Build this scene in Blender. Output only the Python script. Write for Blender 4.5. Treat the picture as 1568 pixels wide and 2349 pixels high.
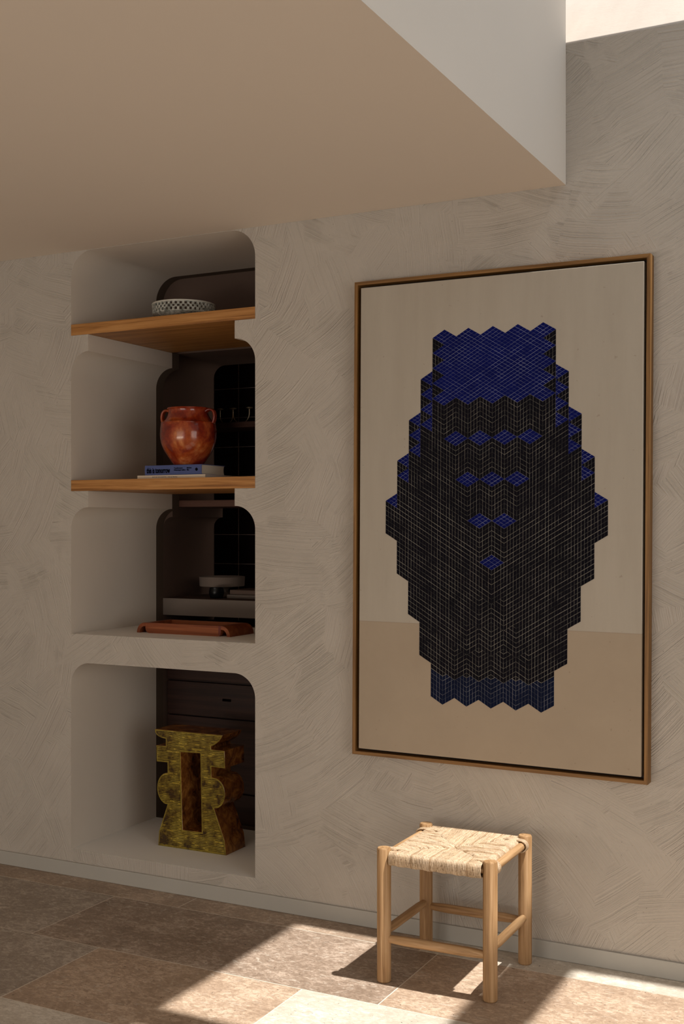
import bpy, bmesh, math, random
from mathutils import Vector, Matrix
from mathutils.geometry import tessellate_polygon
random.seed(7)
C = bpy.context.scene.collection
for o in list(bpy.data.objects): bpy.data.objects.remove(o)
PI = math.pi

# ------------------------------------------------------------------ camera, light, exposure
cam_d = bpy.data.cameras.new('camera'); cam = bpy.data.objects.new('camera', cam_d); C.objects.link(cam)
cam.location = (0, -3.608, 1.37)
cam.rotation_euler = (PI/2, 0, math.atan(1377/2692))
cam_d.sensor_fit = 'VERTICAL'; cam_d.sensor_height = 36.0
cam_d.lens = 2692*36.0/2349
cam_d.shift_y = (1205-1174.5)/2349
cam_d.clip_start = 0.05
bpy.context.scene.camera = cam
vs = bpy.context.scene.view_settings
vs.view_transform = 'Standard'; vs.look = 'None'; vs.gamma = 1; vs.use_curve_mapping = False
vs.exposure = -0.65

SUN = Vector((0.378, 0.020, 1.0)).normalized()
sd = bpy.data.lights.new('sun', 'SUN'); sd.energy = 10.0; sd.angle = math.radians(0.75); sd.color = (1.0, 0.955, 0.89)
so = bpy.data.objects.new('sun', sd); C.objects.link(so); so.rotation_euler = SUN.to_track_quat('Z', 'Y').to_euler(); so.location = (2, 0, 8)

w = bpy.data.worlds.new('sky'); bpy.context.scene.world = w; w.use_nodes = True
wt = w.node_tree; wt.nodes.clear()
wo = wt.nodes.new('ShaderNodeOutputWorld'); bg = wt.nodes.new('ShaderNodeBackground')
bg.inputs[0].default_value = (0.86, 0.92, 1.0, 1); bg.inputs[1].default_value = 1.0
wt.links.new(bg.outputs[0], wo.inputs[0])

def area(name, loc, target, sx, sy, power, col):
    d = bpy.data.lights.new(name, 'AREA'); d.shape = 'RECTANGLE'; d.size = sx; d.size_y = sy; d.energy = power; d.color = col
    o = bpy.data.objects.new(name, d); C.objects.link(o); o.location = loc
    o.rotation_euler = (Vector(target)-Vector(loc)).to_track_quat('-Z', 'Y').to_euler()
    return o
# daylight through the glazing behind the camera and through the roof light
area('window_daylight', (-2.4, -6.05, 1.25), (-2.6, 0, 1.15), 3.2, 2.2, 27, (1.0, 0.92, 0.81))
area('side_window_daylight', (2.55, -3.3, 1.3), (-1.0, -1.8, 1.0), 2.4, 2.2, 52, (1.0, 0.92, 0.81))
# added warm fill low at the rear window, aimed up to brighten the ceiling
area('ceiling_fill', (-2.6, -6.05, 0.35), (-2.4, -2.2, 2.4), 3.2, 0.6, 68, (1.0, 0.87, 0.72))
area('rooflight_daylight', (0.25, -0.95, 3.42), (0.2, -0.95, 0), 1.7, 1.4, 4, (0.86, 0.93, 1.0))
area('pantry_fill', (-1.05, 1.27, 1.7), (-3.2, 1.3, 1.5), 0.4, 1.0, 6.0, (1.0, 0.85, 0.72))  # added fill to bring out tiles, grout and brass; no window stands here

# ------------------------------------------------------------------ node helpers
class NT:
    def __init__(s, name):
        s.m = bpy.data.materials.new(name); s.m.use_nodes = True; s.t = s.m.node_tree
        s.b = s.t.nodes['Principled BSDF']; s.out = s.t.nodes['Material Output']
    def n(s, typ, props=None, **ins):
        nd = s.t.nodes.new(typ)
        for k, v in (props or {}).items(): setattr(nd, k, v)
        for k, v in ins.items():
            k = k.replace('__', ' ')
            sock = nd.inputs[int(k[1:])] if (k[0] == 'i' and k[1:].isdigit()) else nd.inputs[k]
            s.set(sock, v)
        return nd
    def set(s, sock, v):
        if isinstance(v, bpy.types.NodeSocket): s.t.links.new(v, sock)
        elif isinstance(v, (tuple, list)) and len(v) == 3 and sock.type == 'RGBA': sock.default_value = (*v, 1)
        else: sock.default_value = v
    def math(s, op, a, b=0.0, c=None, clamp=False):
        nd = s.t.nodes.new('ShaderNodeMath'); nd.operation = op; nd.use_clamp = clamp
        s.set(nd.inputs[0], a); s.set(nd.inputs[1], b)
        if c is not None: s.set(nd.inputs[2], c)
        return nd.outputs[0]
    def vm(s, op, a, b=(0, 0, 0), out=0):
        nd = s.t.nodes.new('ShaderNodeVectorMath'); nd.operation = op
        s.set(nd.inputs[0], a); s.set(nd.inputs[1], b)
        return nd.outputs[out]
    def noise(s, vec, scale, detail=2, rough=0.5, dim='3D', dist=0.0):
        nd = s.t.nodes.new('ShaderNodeTexNoise'); nd.noise_dimensions = dim
        if dim == '1D': s.set(nd.inputs['W'], vec)
        else: s.set(nd.inputs['Vector'], vec)
        nd.inputs['Scale'].default_value = scale; nd.inputs['Detail'].default_value = detail
        nd.inputs['Roughness'].default_value = rough; nd.inputs['Distortion'].default_value = dist
        return nd.outputs[0]
    def ramp(s, fac, stops, interp='LINEAR'):
        nd = s.t.nodes.new('ShaderNodeValToRGB'); nd.color_ramp.interpolation = interp
        el = nd.color_ramp.elements
        while len(el) < len(stops): el.new(0.5)
        for e, (p, c) in zip(el, stops):
            e.position = p; e.color = (*c, 1) if isinstance(c, (tuple, list)) else (c, c, c, 1)
        s.set(nd.inputs[0], fac); return nd.outputs[0]
    def mix(s, f, a, b, blend='MIX'):
        nd = s.t.nodes.new('ShaderNodeMix'); nd.data_type = 'RGBA'; nd.blend_type = blend
        s.set(nd.inputs[0], f); s.set(nd.inputs[6], a); s.set(nd.inputs[7], b); return nd.outputs[2]
    def mixf(s, f, a, b):
        nd = s.t.nodes.new('ShaderNodeMix'); nd.data_type = 'FLOAT'
        s.set(nd.inputs[0], f); s.set(nd.inputs[2], a); s.set(nd.inputs[3], b); return nd.outputs[0]
    def obj(s): return s.t.nodes.new('ShaderNodeTexCoord').outputs['Object']
    def bump(s, h, strength, dist):
        nd = s.t.nodes.new('ShaderNodeBump'); nd.inputs['Strength'].default_value = strength; nd.inputs['Distance'].default_value = dist
        s.set(nd.inputs['Height'], h); s.t.links.new(nd.outputs[0], s.b.inputs['Normal'])
    def base(s, c): s.set(s.b.inputs['Base Color'], c)
    def rough(s, r): s.set(s.b.inputs['Roughness'], r)

def plain(name, col, rough=0.6, noise=0.0, scale=20, bump=0.0, metal=0.0, spec=0.5):
    m = NT(name)
    if noise:
        f = m.noise(m.obj(), scale, 4, 0.6)
        m.base(m.mix(f, tuple(c*(1-noise) for c in col), tuple(min(1, c*(1+noise)) for c in col)))
        if bump: m.bump(f, bump, 0.002)
    else: m.base(col)
    m.rough(rough); m.b.inputs['Metallic'].default_value = metal
    m.b.inputs['Specular IOR Level'].default_value = spec
    return m.m

def trowel_plaster(name, col):
    m = NT(name)
    p = m.vm('MULTIPLY', m.obj(), (1, 0, 1))
    sep = m.n('ShaderNodeSeparateXYZ', Vector=p)
    P = m.n('ShaderNodeCombineXYZ', X=sep.outputs[0], Y=sep.outputs[2]).outputs[0]
    def layer(seed, scale, freq):
        q0 = m.vm('ADD', P, (seed*3.7, seed*1.9, 0))
        nd = m.n('ShaderNodeTexNoise', {'noise_dimensions': '2D'}, Vector=q0, Scale=3.0, Detail=3.0)
        # warped cell boundaries so that strokes overlap irregularly
        warp = m.t.nodes.new('ShaderNodeVectorMath'); warp.operation = 'SCALE'
        m.t.links.new(nd.outputs['Color'], warp.inputs[0]); warp.inputs['Scale'].default_value = 0.13
        q = m.vm('ADD', q0, warp.outputs[0])
        v = m.n('ShaderNodeTexVoronoi', {'voronoi_dimensions': '2D'}, Vector=q, Scale=scale)
        off = m.vm('SUBTRACT', v.outputs['Color'], (.74, .27, .5))
        off = m.vm('NORMALIZE', m.vm('MULTIPLY', off, (1, 1, 0)))
        rc = m.n('ShaderNodeSeparateColor', Color=v.outputs['Color'])
        rad = m.math('MULTIPLY_ADD', rc.outputs[2], 1.7, 0.6)
        s1 = m.t.nodes.new('ShaderNodeVectorMath'); s1.operation = 'SCALE'
        m.t.links.new(off, s1.inputs[0]); m.t.links.new(rad, s1.inputs['Scale'])
        cen = m.vm('ADD', v.outputs['Position'], s1.outputs[0])
        wob = m.math('MULTIPLY', m.noise(q0, 7.0, 1, .5, '2D'), 0.011)
        d = m.math('ADD', m.vm('DISTANCE', q0, cen, 1), wob)
        d = m.math('ADD', d, m.math('MULTIPLY', rc.outputs[0], 7.0))
        a = m.noise(m.math('MULTIPLY', d, freq), 1.0, 2, 0.65, '1D')
        st = m.noise(q0, 5.0, 2, .6, '2D')
        stre = m.ramp(st, [(0.36, 0.55), (0.60, 1.0)])
        amp = m.math('MULTIPLY', stre, m.math('MULTIPLY_ADD', rc.outputs[1], .45, .55))
        h = m.math('MULTIPLY', m.math('SUBTRACT', a, 0.5), amp)
        return h, v
    h1, v1 = layer(1.0, 2.7, 150)
    h2, v2 = layer(2.3, 3.5, 180)
    msk = m.ramp(m.noise(P, 4.2, 3, .6, '2D', 0.3), [(0.47, 0.0), (0.53, 1.0)])
    h = m.mixf(msk, h1, h2)
    grain = m.noise(P, 260, 3, .6, '2D')
    h = m.math('ADD', h, m.math('MULTIPLY', grain, 0.10))
    h = m.math('ADD', h, m.math('MULTIPLY', m.noise(P, 7, 2, .5, '2D'), 0.35))
    pits = m.ramp(m.noise(P, 120, 1, .5, '2D'), [(0.15, 0.6), (0.18, 1.0)])
    big = m.noise(P, 1.3, 3, .55, '2D')
    c = m.mix(big, tuple(x*.95 for x in col), tuple(min(1, x*1.05) for x in col))
    c = m.mix(1.0, c, m.ramp(h, [(0.1, 0.93), (0.6, 1.03)]), 'MULTIPLY')
    c = m.mix(1.0, c, pits, 'MULTIPLY')
    m.base(c); m.rough(0.85); m.b.inputs['Specular IOR Level'].default_value = 0.2
    m.bump(h, 1.0, 0.0062)
    return m.m

def wood(name, c_dark, c_mid, c_light, axis, scale=1.0, rough=0.5, contrast=1.0, seed=0.0):
    m = NT(name)
    s = {'X': (2.6, 75, 75), 'Y': (75, 2.6, 75), 'Z': (75, 75, 2.6)}[axis]
    p = m.vm('ADD', m.obj(), (seed, seed*1.3, seed*.7))
    q = m.vm('MULTIPLY', p, tuple(x*scale for x in s))
    rings = m.noise(q, 1.0, 3, .55, '3D', 0.6)
    s2 = tuple(x*scale*(6 if x > 10 else 4) for x in s)
    fib = m.noise(m.vm('MULTIPLY', p, s2), 1.0, 2, .6)
    f = m.math('ADD', m.math('MULTIPLY', rings, .72), m.math('MULTIPLY', fib, .28))
    k = 0.16/contrast
    c = m.ramp(f, [(.5-k, c_dark), (.5, c_mid), (.5+k, c_light)])
    m.base(c); m.rough(rough); m.bump(fib, .25, .0006)
    m.b.inputs['Specular IOR Level'].default_value = 0.35
    return m.m

# ------------------------------------------------------------------ mesh helpers
def link(name, me, mats, parent=None, smooth=None):
    o = bpy.data.objects.new(name, me); C.objects.link(o)
    for mt in (mats if isinstance(mats, (list, tuple)) else [mats]): me.materials.append(mt)
    if smooth is not None:
        me.shade_smooth()
        me.set_sharp_from_angle(angle=math.radians(smooth))
    if parent is not None: o.parent = parent
    return o
def fin(name, bm, mats, parent=None, smooth=35, loc=None):
    bm.normal_update()
    me = bpy.data.meshes.new(name); bm.to_mesh(me); bm.free()
    o = link(name, me, mats, parent, smooth)
    if loc: o.location = loc
    return o
def tag(o, label=None, cat=None, group=None, kind=None):
    if label: o['label'] = label
    if cat: o['category'] = cat
    if group: o['group'] = group
    if kind: o['kind'] = kind
    return o
def struct(o): o['kind'] = 'structure'; return o
def empty(name, loc, label, cat, group=None):
    o = bpy.data.objects.new(name, None); C.objects.link(o); o.location = loc; o.empty_display_size = .05
    return tag(o, label, cat, group)
def box(bm, x0, x1, y0, y1, z0, z1, mi=0, bev=0.0):
    vs_ = [bm.verts.new(p) for p in ((x0,y0,z0),(x1,y0,z0),(x1,y1,z0),(x0,y1,z0),(x0,y0,z1),(x1,y0,z1),(x1,y1,z1),(x0,y1,z1))]
    fs = [bm.faces.new([vs_[i] for i in f]) for f in ((0,3,2,1),(4,5,6,7),(0,1,5,4),(1,2,6,5),(2,3,7,6),(3,0,4,7))]
    for f in fs: f.material_index = mi
    if bev:
        es = {e for f in fs for e in f.edges}
        bmesh.ops.bevel(bm, geom=list(es), offset=bev, segments=2, profile=.6, affect='EDGES')
    return fs
def tube(bm, pts, r, seg=8, mi=0, cap=True, closed=False):
    pts = [Vector(p) for p in pts]; n = len(pts); rings = []; prev = None
    rs = r if isinstance(r, (list, tuple)) else [r]*n
    for i, p in enumerate(pts):
        if closed: t = pts[(i+1) % n]-pts[i-1]
        else: t = pts[min(i+1, n-1)]-pts[max(i-1, 0)]
        t.normalize()
        if prev is None:
            a = Vector((0, 0, 1)) if abs(t.z) < .9 else Vector((1, 0, 0)); u = t.cross(a).normalized()
        else: u = (prev - t*prev.dot(t)).normalized()
        prev = u; v = t.cross(u)
        rings.append([bm.verts.new(p + (u*math.cos(2*PI*k/seg)+v*math.sin(2*PI*k/seg))*rs[i]) for k in range(seg)])
    m_ = n if closed else n-1
    for i in range(m_):
        a, b = rings[i], rings[(i+1) % n]
        for k in range(seg):
            f = bm.faces.new((a[k], a[(k+1) % seg], b[(k+1) % seg], b[k])); f.material_index = mi
    if cap and not closed:
        bm.faces.new(rings[0][::-1]).material_index = mi; bm.faces.new(rings[-1]).material_index = mi
def lathe(bm, prof, seg=64, c=(0, 0, 0), mi=0, closed=False):
    rings = []
    for r, z in prof:
        if r < 1e-6: rings.append([bm.verts.new((c[0], c[1], c[2]+z))])
        else: rings.append([bm.verts.new((c[0]+r*math.cos(2*PI*k/seg), c[1]+r*math.sin(2*PI*k/seg), c[2]+z)) for k in range(seg)])
    n = len(rings)
    for i in range(n if closed else n-1):
        a, b = rings[i], rings[(i+1) % n]
        for k in range(seg):
            k2 = (k+1) % seg
            if len(a) == 1 and len(b) == 1: continue
            if len(a) == 1: f = bm.faces.new((a[0], b[k2], b[k]))
            elif len(b) == 1: f = bm.faces.new((a[k], a[k2], b[0]))
            else: f = bm.faces.new((a[k], a[k2], b[k2], b[k]))
            f.material_index = mi
def poly_plate(bm, outer, holes, y0, y1, m_front=0, m_side=1, back=True, m_hole=None):
    """Outline in (x, z) extruded along y from y0 (front, facing -y) to y1."""
    loops = [outer]+holes
    flat = [p for l in loops for p in l]
    tris = tessellate_polygon([[Vector((p[0], p[1], 0)) for p in l] for l in loops])
    A = [bm.verts.new((p[0], y0, p[1])) for p in flat]; B = [bm.verts.new((p[0], y1, p[1])) for p in flat]
    for t in tris:
        a, b, c = [flat[i] for i in t]
        ar = (b[0]-a[0])*(c[1]-a[1])-(b[1]-a[1])*(c[0]-a[0])
        if abs(ar) < 1e-12: continue
        t = t if ar > 0 else t[::-1]
        try:
            bm.faces.new([A[i] for i in t]).material_index = m_front
            if back: bm.faces.new([B[i] for i in t[::-1]]).material_index = m_side
        except ValueError: pass
    k = 0
    for li, l in enumerate(loops):
        n = len(l)
        area_ = sum(l[i][0]*l[(i+1) % n][1]-l[(i+1) % n][0]*l[i][1] for i in range(n))
        for i in range(n):
            j = (i+1) % n
            q = (A[k+i], A[k+j], B[k+j], B[k+i])
            flip = (area_ > 0) == (li == 0)
            f = bm.faces.new(q[::-1] if flip else q)
            f.material_index = m_side if (li == 0 or m_hole is None) else m_hole
        k += n
def arc(cx, cz, r, a0, a1, n=14, rz=None):
    rz = rz or r
    return [(cx+r*math.cos(math.radians(a0+(a1-a0)*i/n)), cz+rz*math.sin(math.radians(a0+(a1-a0)*i/n))) for i in range(n+1)]
def text_mesh(name, s, loc, size, mat, parent, sx=1.0, sz=1.0, bold=0.0, depth=.0002):
    cu = bpy.data.curves.new(name, 'FONT'); cu.body = s; cu.size = size; cu.extrude = depth; cu.offset = bold
    t = bpy.data.objects.new(name+'_curve', cu); C.objects.link(t)
    bpy.context.view_layer.update()
    me = bpy.data.meshes.new_from_object(t.evaluated_get(bpy.context.evaluated_depsgraph_get()))
    bpy.data.objects.remove(t)
    me.transform(Matrix.Diagonal((sx, sz, 1, 1)))
    me.transform(Matrix.Rotation(PI/2, 4, 'X'))
    me.transform(Matrix.Translation(Vector(loc)-Vector(parent.location)))
    me.materials.clear(); me.name = name
    o = bpy.data.objects.new(name, me); C.objects.link(o); me.materials.append(mat); o.parent = parent
    return o

# ------------------------------------------------------------------ materials
M_TROWEL = trowel_plaster('trowelled_plaster', (0.51, 0.465, 0.412))
M_SMOOTH = plain('smooth_plaster', (0.68, 0.62, 0.545), .8, .03, 6, spec=.2)
M_CEIL = plain('ceiling_paint', (0.73, 0.645, 0.555), .85, .02, 1.5, spec=.15)
M_SHAFT = plain('shaft_paint', (0.80, 0.76, 0.70), .85, .02, 2, spec=.15)
M_BASE = plain('baseboard_paint', (0.42, 0.405, 0.37), .55, .04, 8, spec=.3)
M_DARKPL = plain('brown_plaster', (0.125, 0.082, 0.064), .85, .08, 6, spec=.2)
M_SLAB = plain('shaded_slab_plaster', (0.20, 0.165, 0.14), .85, .05, 6, spec=.2)  # ledge front colour, darkened to carry the shade behind the niche
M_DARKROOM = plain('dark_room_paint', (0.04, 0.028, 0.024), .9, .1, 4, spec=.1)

# ------------------------------------------------------------------ the setting
XL, XR = -3.0361, -2.1953
NL, NR = -2.952, -2.282           # necks beneath the shelves
Z_S1T, Z_S1B, Z_S2T, Z_S2B = 2.1552, 2.1118, 1.5462, 1.5035
Z_F3, Z_T4, Z_F4 = 0.9455, 0.8345, 0.104
D1, D2, D3 = 0.5582, 0.6094, 1.010

def hole_upper():
    r = .102; r2 = .085
    p = [(XL, Z_F3), (XR, Z_F3)]
    p += arc(XR-r2, 1.3555, r2, 0, 90)[:-1] + [(NR, 1.4405)]
    p += [(NR, Z_S2B), (XR, Z_S2B)]
    p += arc(XR-r2, 1.962, r2, 0, 90)[:-1] + [(NR, 2.047)]
    p += [(NR, Z_S1B), (XR, Z_S1B)]
    p += arc(XR-r, 2.439-r, r, 0, 90) + arc(XL+r, 2.439-r, r, 90, 180)
    p += [(XL, Z_S1B), (NL, Z_S1B), (NL, 2.047)] + arc(XL+r2, 1.962, r2, 90, 180)[1:]
    p += [(XL, Z_S2B), (NL, Z_S2B), (NL, 1.4405)] + arc(XL+r2, 1.3555, r2, 90, 180)[1:]
    return p
def hole_lower():
    r = .088
    return [(XL, Z_F4), (XR, Z_F4)] + arc(XR-r, Z_T4-r, r, 0, 90) + arc(XL+r, Z_T4-r, r, 90, 180)
WL, WR = -4.6, 2.6
bm = bmesh.new()
poly_plate(bm, [(WL, 0), (WR, 0), (WR, 2.883), (WL, 2.883)], [hole_upper(), hole_lower()], 0, D1, 0, 1, True)
bm.normal_update()
for f_ in bm.faces:
    c_ = f_.calc_center_median()
    if f_.normal.z > .9 and (abs(c_.z-Z_F3) < .002 or abs(c_.z-Z_F4) < .002): f_.material_index = 2
struct(fin('wall_front', bm, [M_TROWEL, M_SMOOTH, plain('ledge_paint', (.86, .84, .80), .6, .02, 8, spec=.3)], smooth=25))
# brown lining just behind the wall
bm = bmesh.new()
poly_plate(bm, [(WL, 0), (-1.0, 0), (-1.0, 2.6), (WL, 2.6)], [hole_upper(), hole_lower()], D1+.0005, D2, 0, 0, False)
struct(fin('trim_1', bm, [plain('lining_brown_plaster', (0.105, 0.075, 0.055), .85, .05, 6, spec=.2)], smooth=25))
# second partition
def hole_far():
    r2 = .05
    p = [(XL, 1.052), (XR, 1.052)] + arc(XR-r2, 1.407-r2, r2, 0, 90)[:-1] + [(NR, 1.407), (NR, 1.449), (XR, 1.449)]
    p += arc(XR-.062, 2.115-.062, .062, 0, 90) + arc(XL+.062, 2.115-.062, .062, 90, 180)
    p += [(XL, 1.449), (XL+.0495, 1.449), (XL+.0495, 1.407)] + arc(XL+r2, 1.407-r2, r2, 90, 180)[1:]
    return p
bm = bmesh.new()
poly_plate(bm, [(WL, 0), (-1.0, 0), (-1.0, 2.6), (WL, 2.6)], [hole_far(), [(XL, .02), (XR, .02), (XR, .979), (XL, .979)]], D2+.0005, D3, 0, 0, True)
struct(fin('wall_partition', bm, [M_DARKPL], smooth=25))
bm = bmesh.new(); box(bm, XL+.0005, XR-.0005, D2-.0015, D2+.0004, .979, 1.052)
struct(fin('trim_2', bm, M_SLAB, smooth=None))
# tiled wall
m = NT('dark_glazed_tiles')
p = m.obj(); sp = m.n('ShaderNodeSeparateXYZ', Vector=p)
def gl(coord, o, step, wd):
    f = m.math('ABSOLUTE', m.math('SUBTRACT', m.math('FRACT', m.math('DIVIDE', m.math('SUBTRACT', coord, o-step*.5), step)), .5))
    return m.math('LESS_THAN', f, wd/step/2)
g = m.math('MAXIMUM', gl(sp.outputs[0], -3.2195, .15, .003), gl(sp.outputs[2], 2.0735, .1503, .003))
m.base(m.mix(g, (0.022, 0.012, 0.011), (0.50, 0.38, 0.34))); m.rough(m.mixf(g, .22, .8))
bm = bmesh.new(); box(bm, WL, -1.0, 1.52, 1.6, 0, 2.6)
struct(fin('wall_tiled', bm, m.m, smooth=None))
for nm, xa_ in (('wall_pantry_left', WL-.1), ('wall_pantry_right', -1.0)):
    bm = bmesh.new(); box(bm, xa_, xa_+.1, D1+.001, 1.6, 0, 2.6); struct(fin(nm, bm, M_DARKROOM, smooth=None))
bm = bmesh.new(); box(bm, WL, -1.0, D1+.001, 1.6, 2.6, 2.7)
struct(fin('ceiling_pantry', bm, M_DARKROOM, smooth=None))
bm = bmesh.new(); box(bm, WL, -1.0, D1+.001, 1.6, -.05, 0.0)
struct(fin('floor_pantry', bm, M_DARKROOM, smooth=None))

# floor of stone slabs
m = NT('travertine')
att = m.n('ShaderNodeVertexColor'); att.layer_name = 'stone'
p = m.obj(); off = m.vm('MULTIPLY', att.outputs[0], (37, 91, 53)); q = m.vm('ADD', p, off)
n1 = m.noise(m.vm('MULTIPLY', q, (1, 1.5, 1)), 38, 8, .75, '3D', 0.8)
n2 = m.noise(q, 6, 4, .6); n3 = m.noise(m.vm('MULTIPLY', q, (1, 2.2, 1)), 90, 4, .7)
f = m.math('ADD', m.math('MULTIPLY', n1, .5), m.math('ADD', m.math('MULTIPLY', n2, .25), m.math('MULTIPLY', n3, .25)))
pat = m.ramp(f, [(.42, (0.62, .57, .53)), (.475, (.86, .84, .82)), (.52, (1.12, 1.12, 1.12)), (.57, (1.7, 1.8, 1.9))])
amt = m.n('ShaderNodeSeparateColor', Color=att.outputs[0])
vary = m.math('SUBTRACT', 1.25, m.math('MULTIPLY', amt.outputs[0], 1.6), clamp=True)
c = m.mix(1.0, att.outputs[0], m.mix(vary, (1, 1, 1), pat), 'MULTIPLY')
pit = m.ramp(m.noise(q, 120, 2, .6), [(.27, .25), (.31, 1.0)])
fl = m.ramp(m.noise(m.vm('MULTIPLY', q, (1, 1.8, 1)), 20, 7, .72, '3D', 1.5), [(.56, 0.0), (.66, 1.0)])
c = m.mix(m.math('MULTIPLY', m.math('MULTIPLY', fl, vary), .75), c, (.62, .56, .48))
m.base(m.mix(1.0, c, pit, 'MULTIPLY')); m.rough(m.ramp(f, [(.4, .42), (.6, .62)])); m.bump(m.math('MULTIPLY', n3, .5), .3, .0012)
m.b.inputs['Specular IOR Level'].default_value = .35
bm = bmesh.new(); lay = bm.loops.layers.float_color.new('stone')
def slab(x0, x1, y0, y1, col):
    g_ = .0021
    fs = box(bm, x0+g_, x1-g_, y0+g_, y1-g_, -.02, 0.0)
    for f_ in fs:
        for l in f_.loops: l[lay] = (*col, 1)
BR1, BR2, BR3, CR, GR = (.36, .27, .20), (.30, .225, .17), (.41, .30, .215), (.56, .50, .42), (.34, .28, .225)
rows = [(-.13, .0, [WL, -3.6, -2.44, -1.50, -1.149, .2, 1.4, WR], [GR, BR1, BR1, CR, CR, BR1, BR1]),
        (-.575, -.13, [WL, -4.1, -2.7205, -1.436, -.1523, 1.1, WR], [BR1, GR, BR2, BR3, BR1, BR1]),
        (-1.025, -.575, [WL, -3.72, -2.434, -1.684, -.4, .9, WR], [BR1, GR, BR3, CR, BR3, BR1])]
y = -1.025
for y1, y0_, xs, cols in rows:
    for i in range(len(xs)-1): slab(xs[i], xs[i+1], y1, y0_, cols[i])
while y > -6.0:
    x = WL - random.random()*.6
    while x < WR:
        nx = x + random.choice((.75, 1.28, 1.28))
        slab(max(x, WL), min(nx, WR), max(y-.45, -6.0), y, random.choice((BR1, BR2, BR3, GR, CR, GR)))
        x = nx
    y -= .45
for f_ in box(bm, WL, WR, -6.0, 0, -.03, -.0005, 1):
    for l in f_.loops: l[lay] = (.5, .45, .4, 1)
struct(fin('floor', bm, [m.m, plain('grout', (.66, .59, .50), .9)], smooth=None))

# baseboard
bm = bmesh.new(); box(bm, WL, WR, -.010, -.0005, .0005, .0545, bev=.0022)
struct(fin('baseboard_front', bm, M_BASE, smooth=None))

# ceiling with the roof-light opening
SX0, SX1, SY0 = -1.055, 1.35, -1.95
bm = bmesh.new()
o_ = [(WL, -6.0), (WR, -6.0), (WR, 0.0), (SX1, 0.0), (SX1, SY0), (SX0, SY0), (SX0, 0.0), (WL, 0.0)]
tr = tessellate_polygon([[Vector((a, b, 0)) for a, b in o_]])
vv = [bm.verts.new((a, b-.0005, 2.4405)) for a, b in o_]
for t in tr:
    try: bm.faces.new([vv[i] for i in t])
    except ValueError: pass
bmesh.ops.recalc_face_normals(bm, faces=bm.faces[:])
struct(fin('ceiling', bm, M_CEIL, smooth=None))
ZR = 3.3
for nm, a in (('wall_shaft_left', (SX0-.1, SX0, SY0-.1, -.0005, 2.4406, ZR)), ('wall_shaft_right', (SX1, SX1+.1, SY0-.1, -.0005, 2.4406, ZR)), ('wall_shaft_near', (SX0, SX1, SY0-.1, SY0, 2.4406, ZR))):
    bm = bmesh.new(); box(bm, *a); struct(fin(nm, bm, M_SHAFT, smooth=None))
# splayed plaster reveal above the wall that the sun strikes
bm = bmesh.new()
X0, X1 = -1.45, SX1+.4
pf = [(0, 2.883), (.43, ZR), (.5582, ZR), (.5582, 2.8835)]
L = [bm.verts.new((X0, a, b)) for a, b in pf]; R_ = [bm.verts.new((X1, a, b)) for a, b in pf]
for i in range(4):
    j = (i+1) % 4; bm.faces.new((L[i], R_[i], R_[j], L[j]))
bm.faces.new(L); bm.faces.new(R_[::-1])
bmesh.ops.recalc_face_normals(bm, faces=bm.faces[:])
m2 = NT('reveal_plaster'); n_ = m2.noise(m2.vm('MULTIPLY', m2.obj(), (9, 2, 2)), 1.6, 4, .6)
m2.base(m2.mix(n_, (.46, .40, .35), (.58, .52, .46))); m2.rough(.85); m2.bump(m2.noise(m2.obj(), 40, 4, .6), .4, .003)
struct(fin('wall_upper_reveal', bm, m2.m, smooth=None))
bm = bmesh.new(); box(bm, X0-.05, X0, -.0005, .5582, 2.8835, ZR); box(bm, X1, X1+.05, -.0005, .5582, 2.8835, ZR)
box(bm, X0, SX0-.1005, -.05, -.001, 2.8, ZR)
struct(fin('wall_reveal_ends', bm, M_SHAFT, smooth=None))
# roof with glazed bays (openings)
panes = [(-.724, .037, -.81, .0), (.241, 1.2, -.81, .0), (-.724, .037, -1.75, -.93), (.241, 1.2, -1.75, -.93), (-1.40, 1.6, .018, .42)]
xs = sorted({WL-.1, WR+.1} | {a for p_ in panes for a in p_[:2]}); ys = sorted({-6.2, .7} | {a for p_ in panes for a in p_[2:]})
bm = bmesh.new()
for i in range(len(xs)-1):
    for j in range(len(ys)-1):
        cx_, cy_ = (xs[i]+xs[i+1])/2, (ys[j]+ys[j+1])/2
        if any(a < cx_ < b and c_ < cy_ < d_ for a, b, c_, d_ in panes): continue
        box(bm, xs[i], xs[i+1], ys[j], ys[j+1], ZR, ZR+.012)
bmesh.ops.remove_doubles(bm, verts=bm.verts[:], dist=1e-5)
struct(fin('ceiling_rooflight_frame', bm, M_SHAFT, smooth=None))
# outer walls of the room; the rear wall has a wide window
def wall_box(name, boxes, mat=M_SMOOTH):
    bm = bmesh.new()
    for b in boxes: box(bm, *b)
    struct(fin(name, bm, mat, smooth=None))
wall_box('wall_left', [(WL-.1, WL, -6.1, .56, 0, ZR)])
wall_box('wall_right', [(WR, WR+.1, -6.1, -4.6, 0, ZR), (WR, WR+.1, -2.0, .56, 0, ZR), (WR, WR+.1, -4.6, -2.0, 2.4, ZR)])
wall_box('wall_back', [(WL, -4.1, -6.1, -6.0, 0, ZR), (-.2, WR, -6.1, -6.0, 0, ZR), (-4.1, -.2, -6.1, -6.0, 2.35, ZR)])
bm = bmesh.new()
for x in (-4.07, -3.1, -2.15, -1.2, -.23): box(bm, x-.03, x+.03, -6.09, -6.03, 0, 2.35)
box(bm, -4.1, -.2, -6.09, -6.03, 2.29, 2.35)
struct(fin('window_1', bm, plain('window_frame_paint', (.08, .07, .06), .5), smooth=None))

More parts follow.
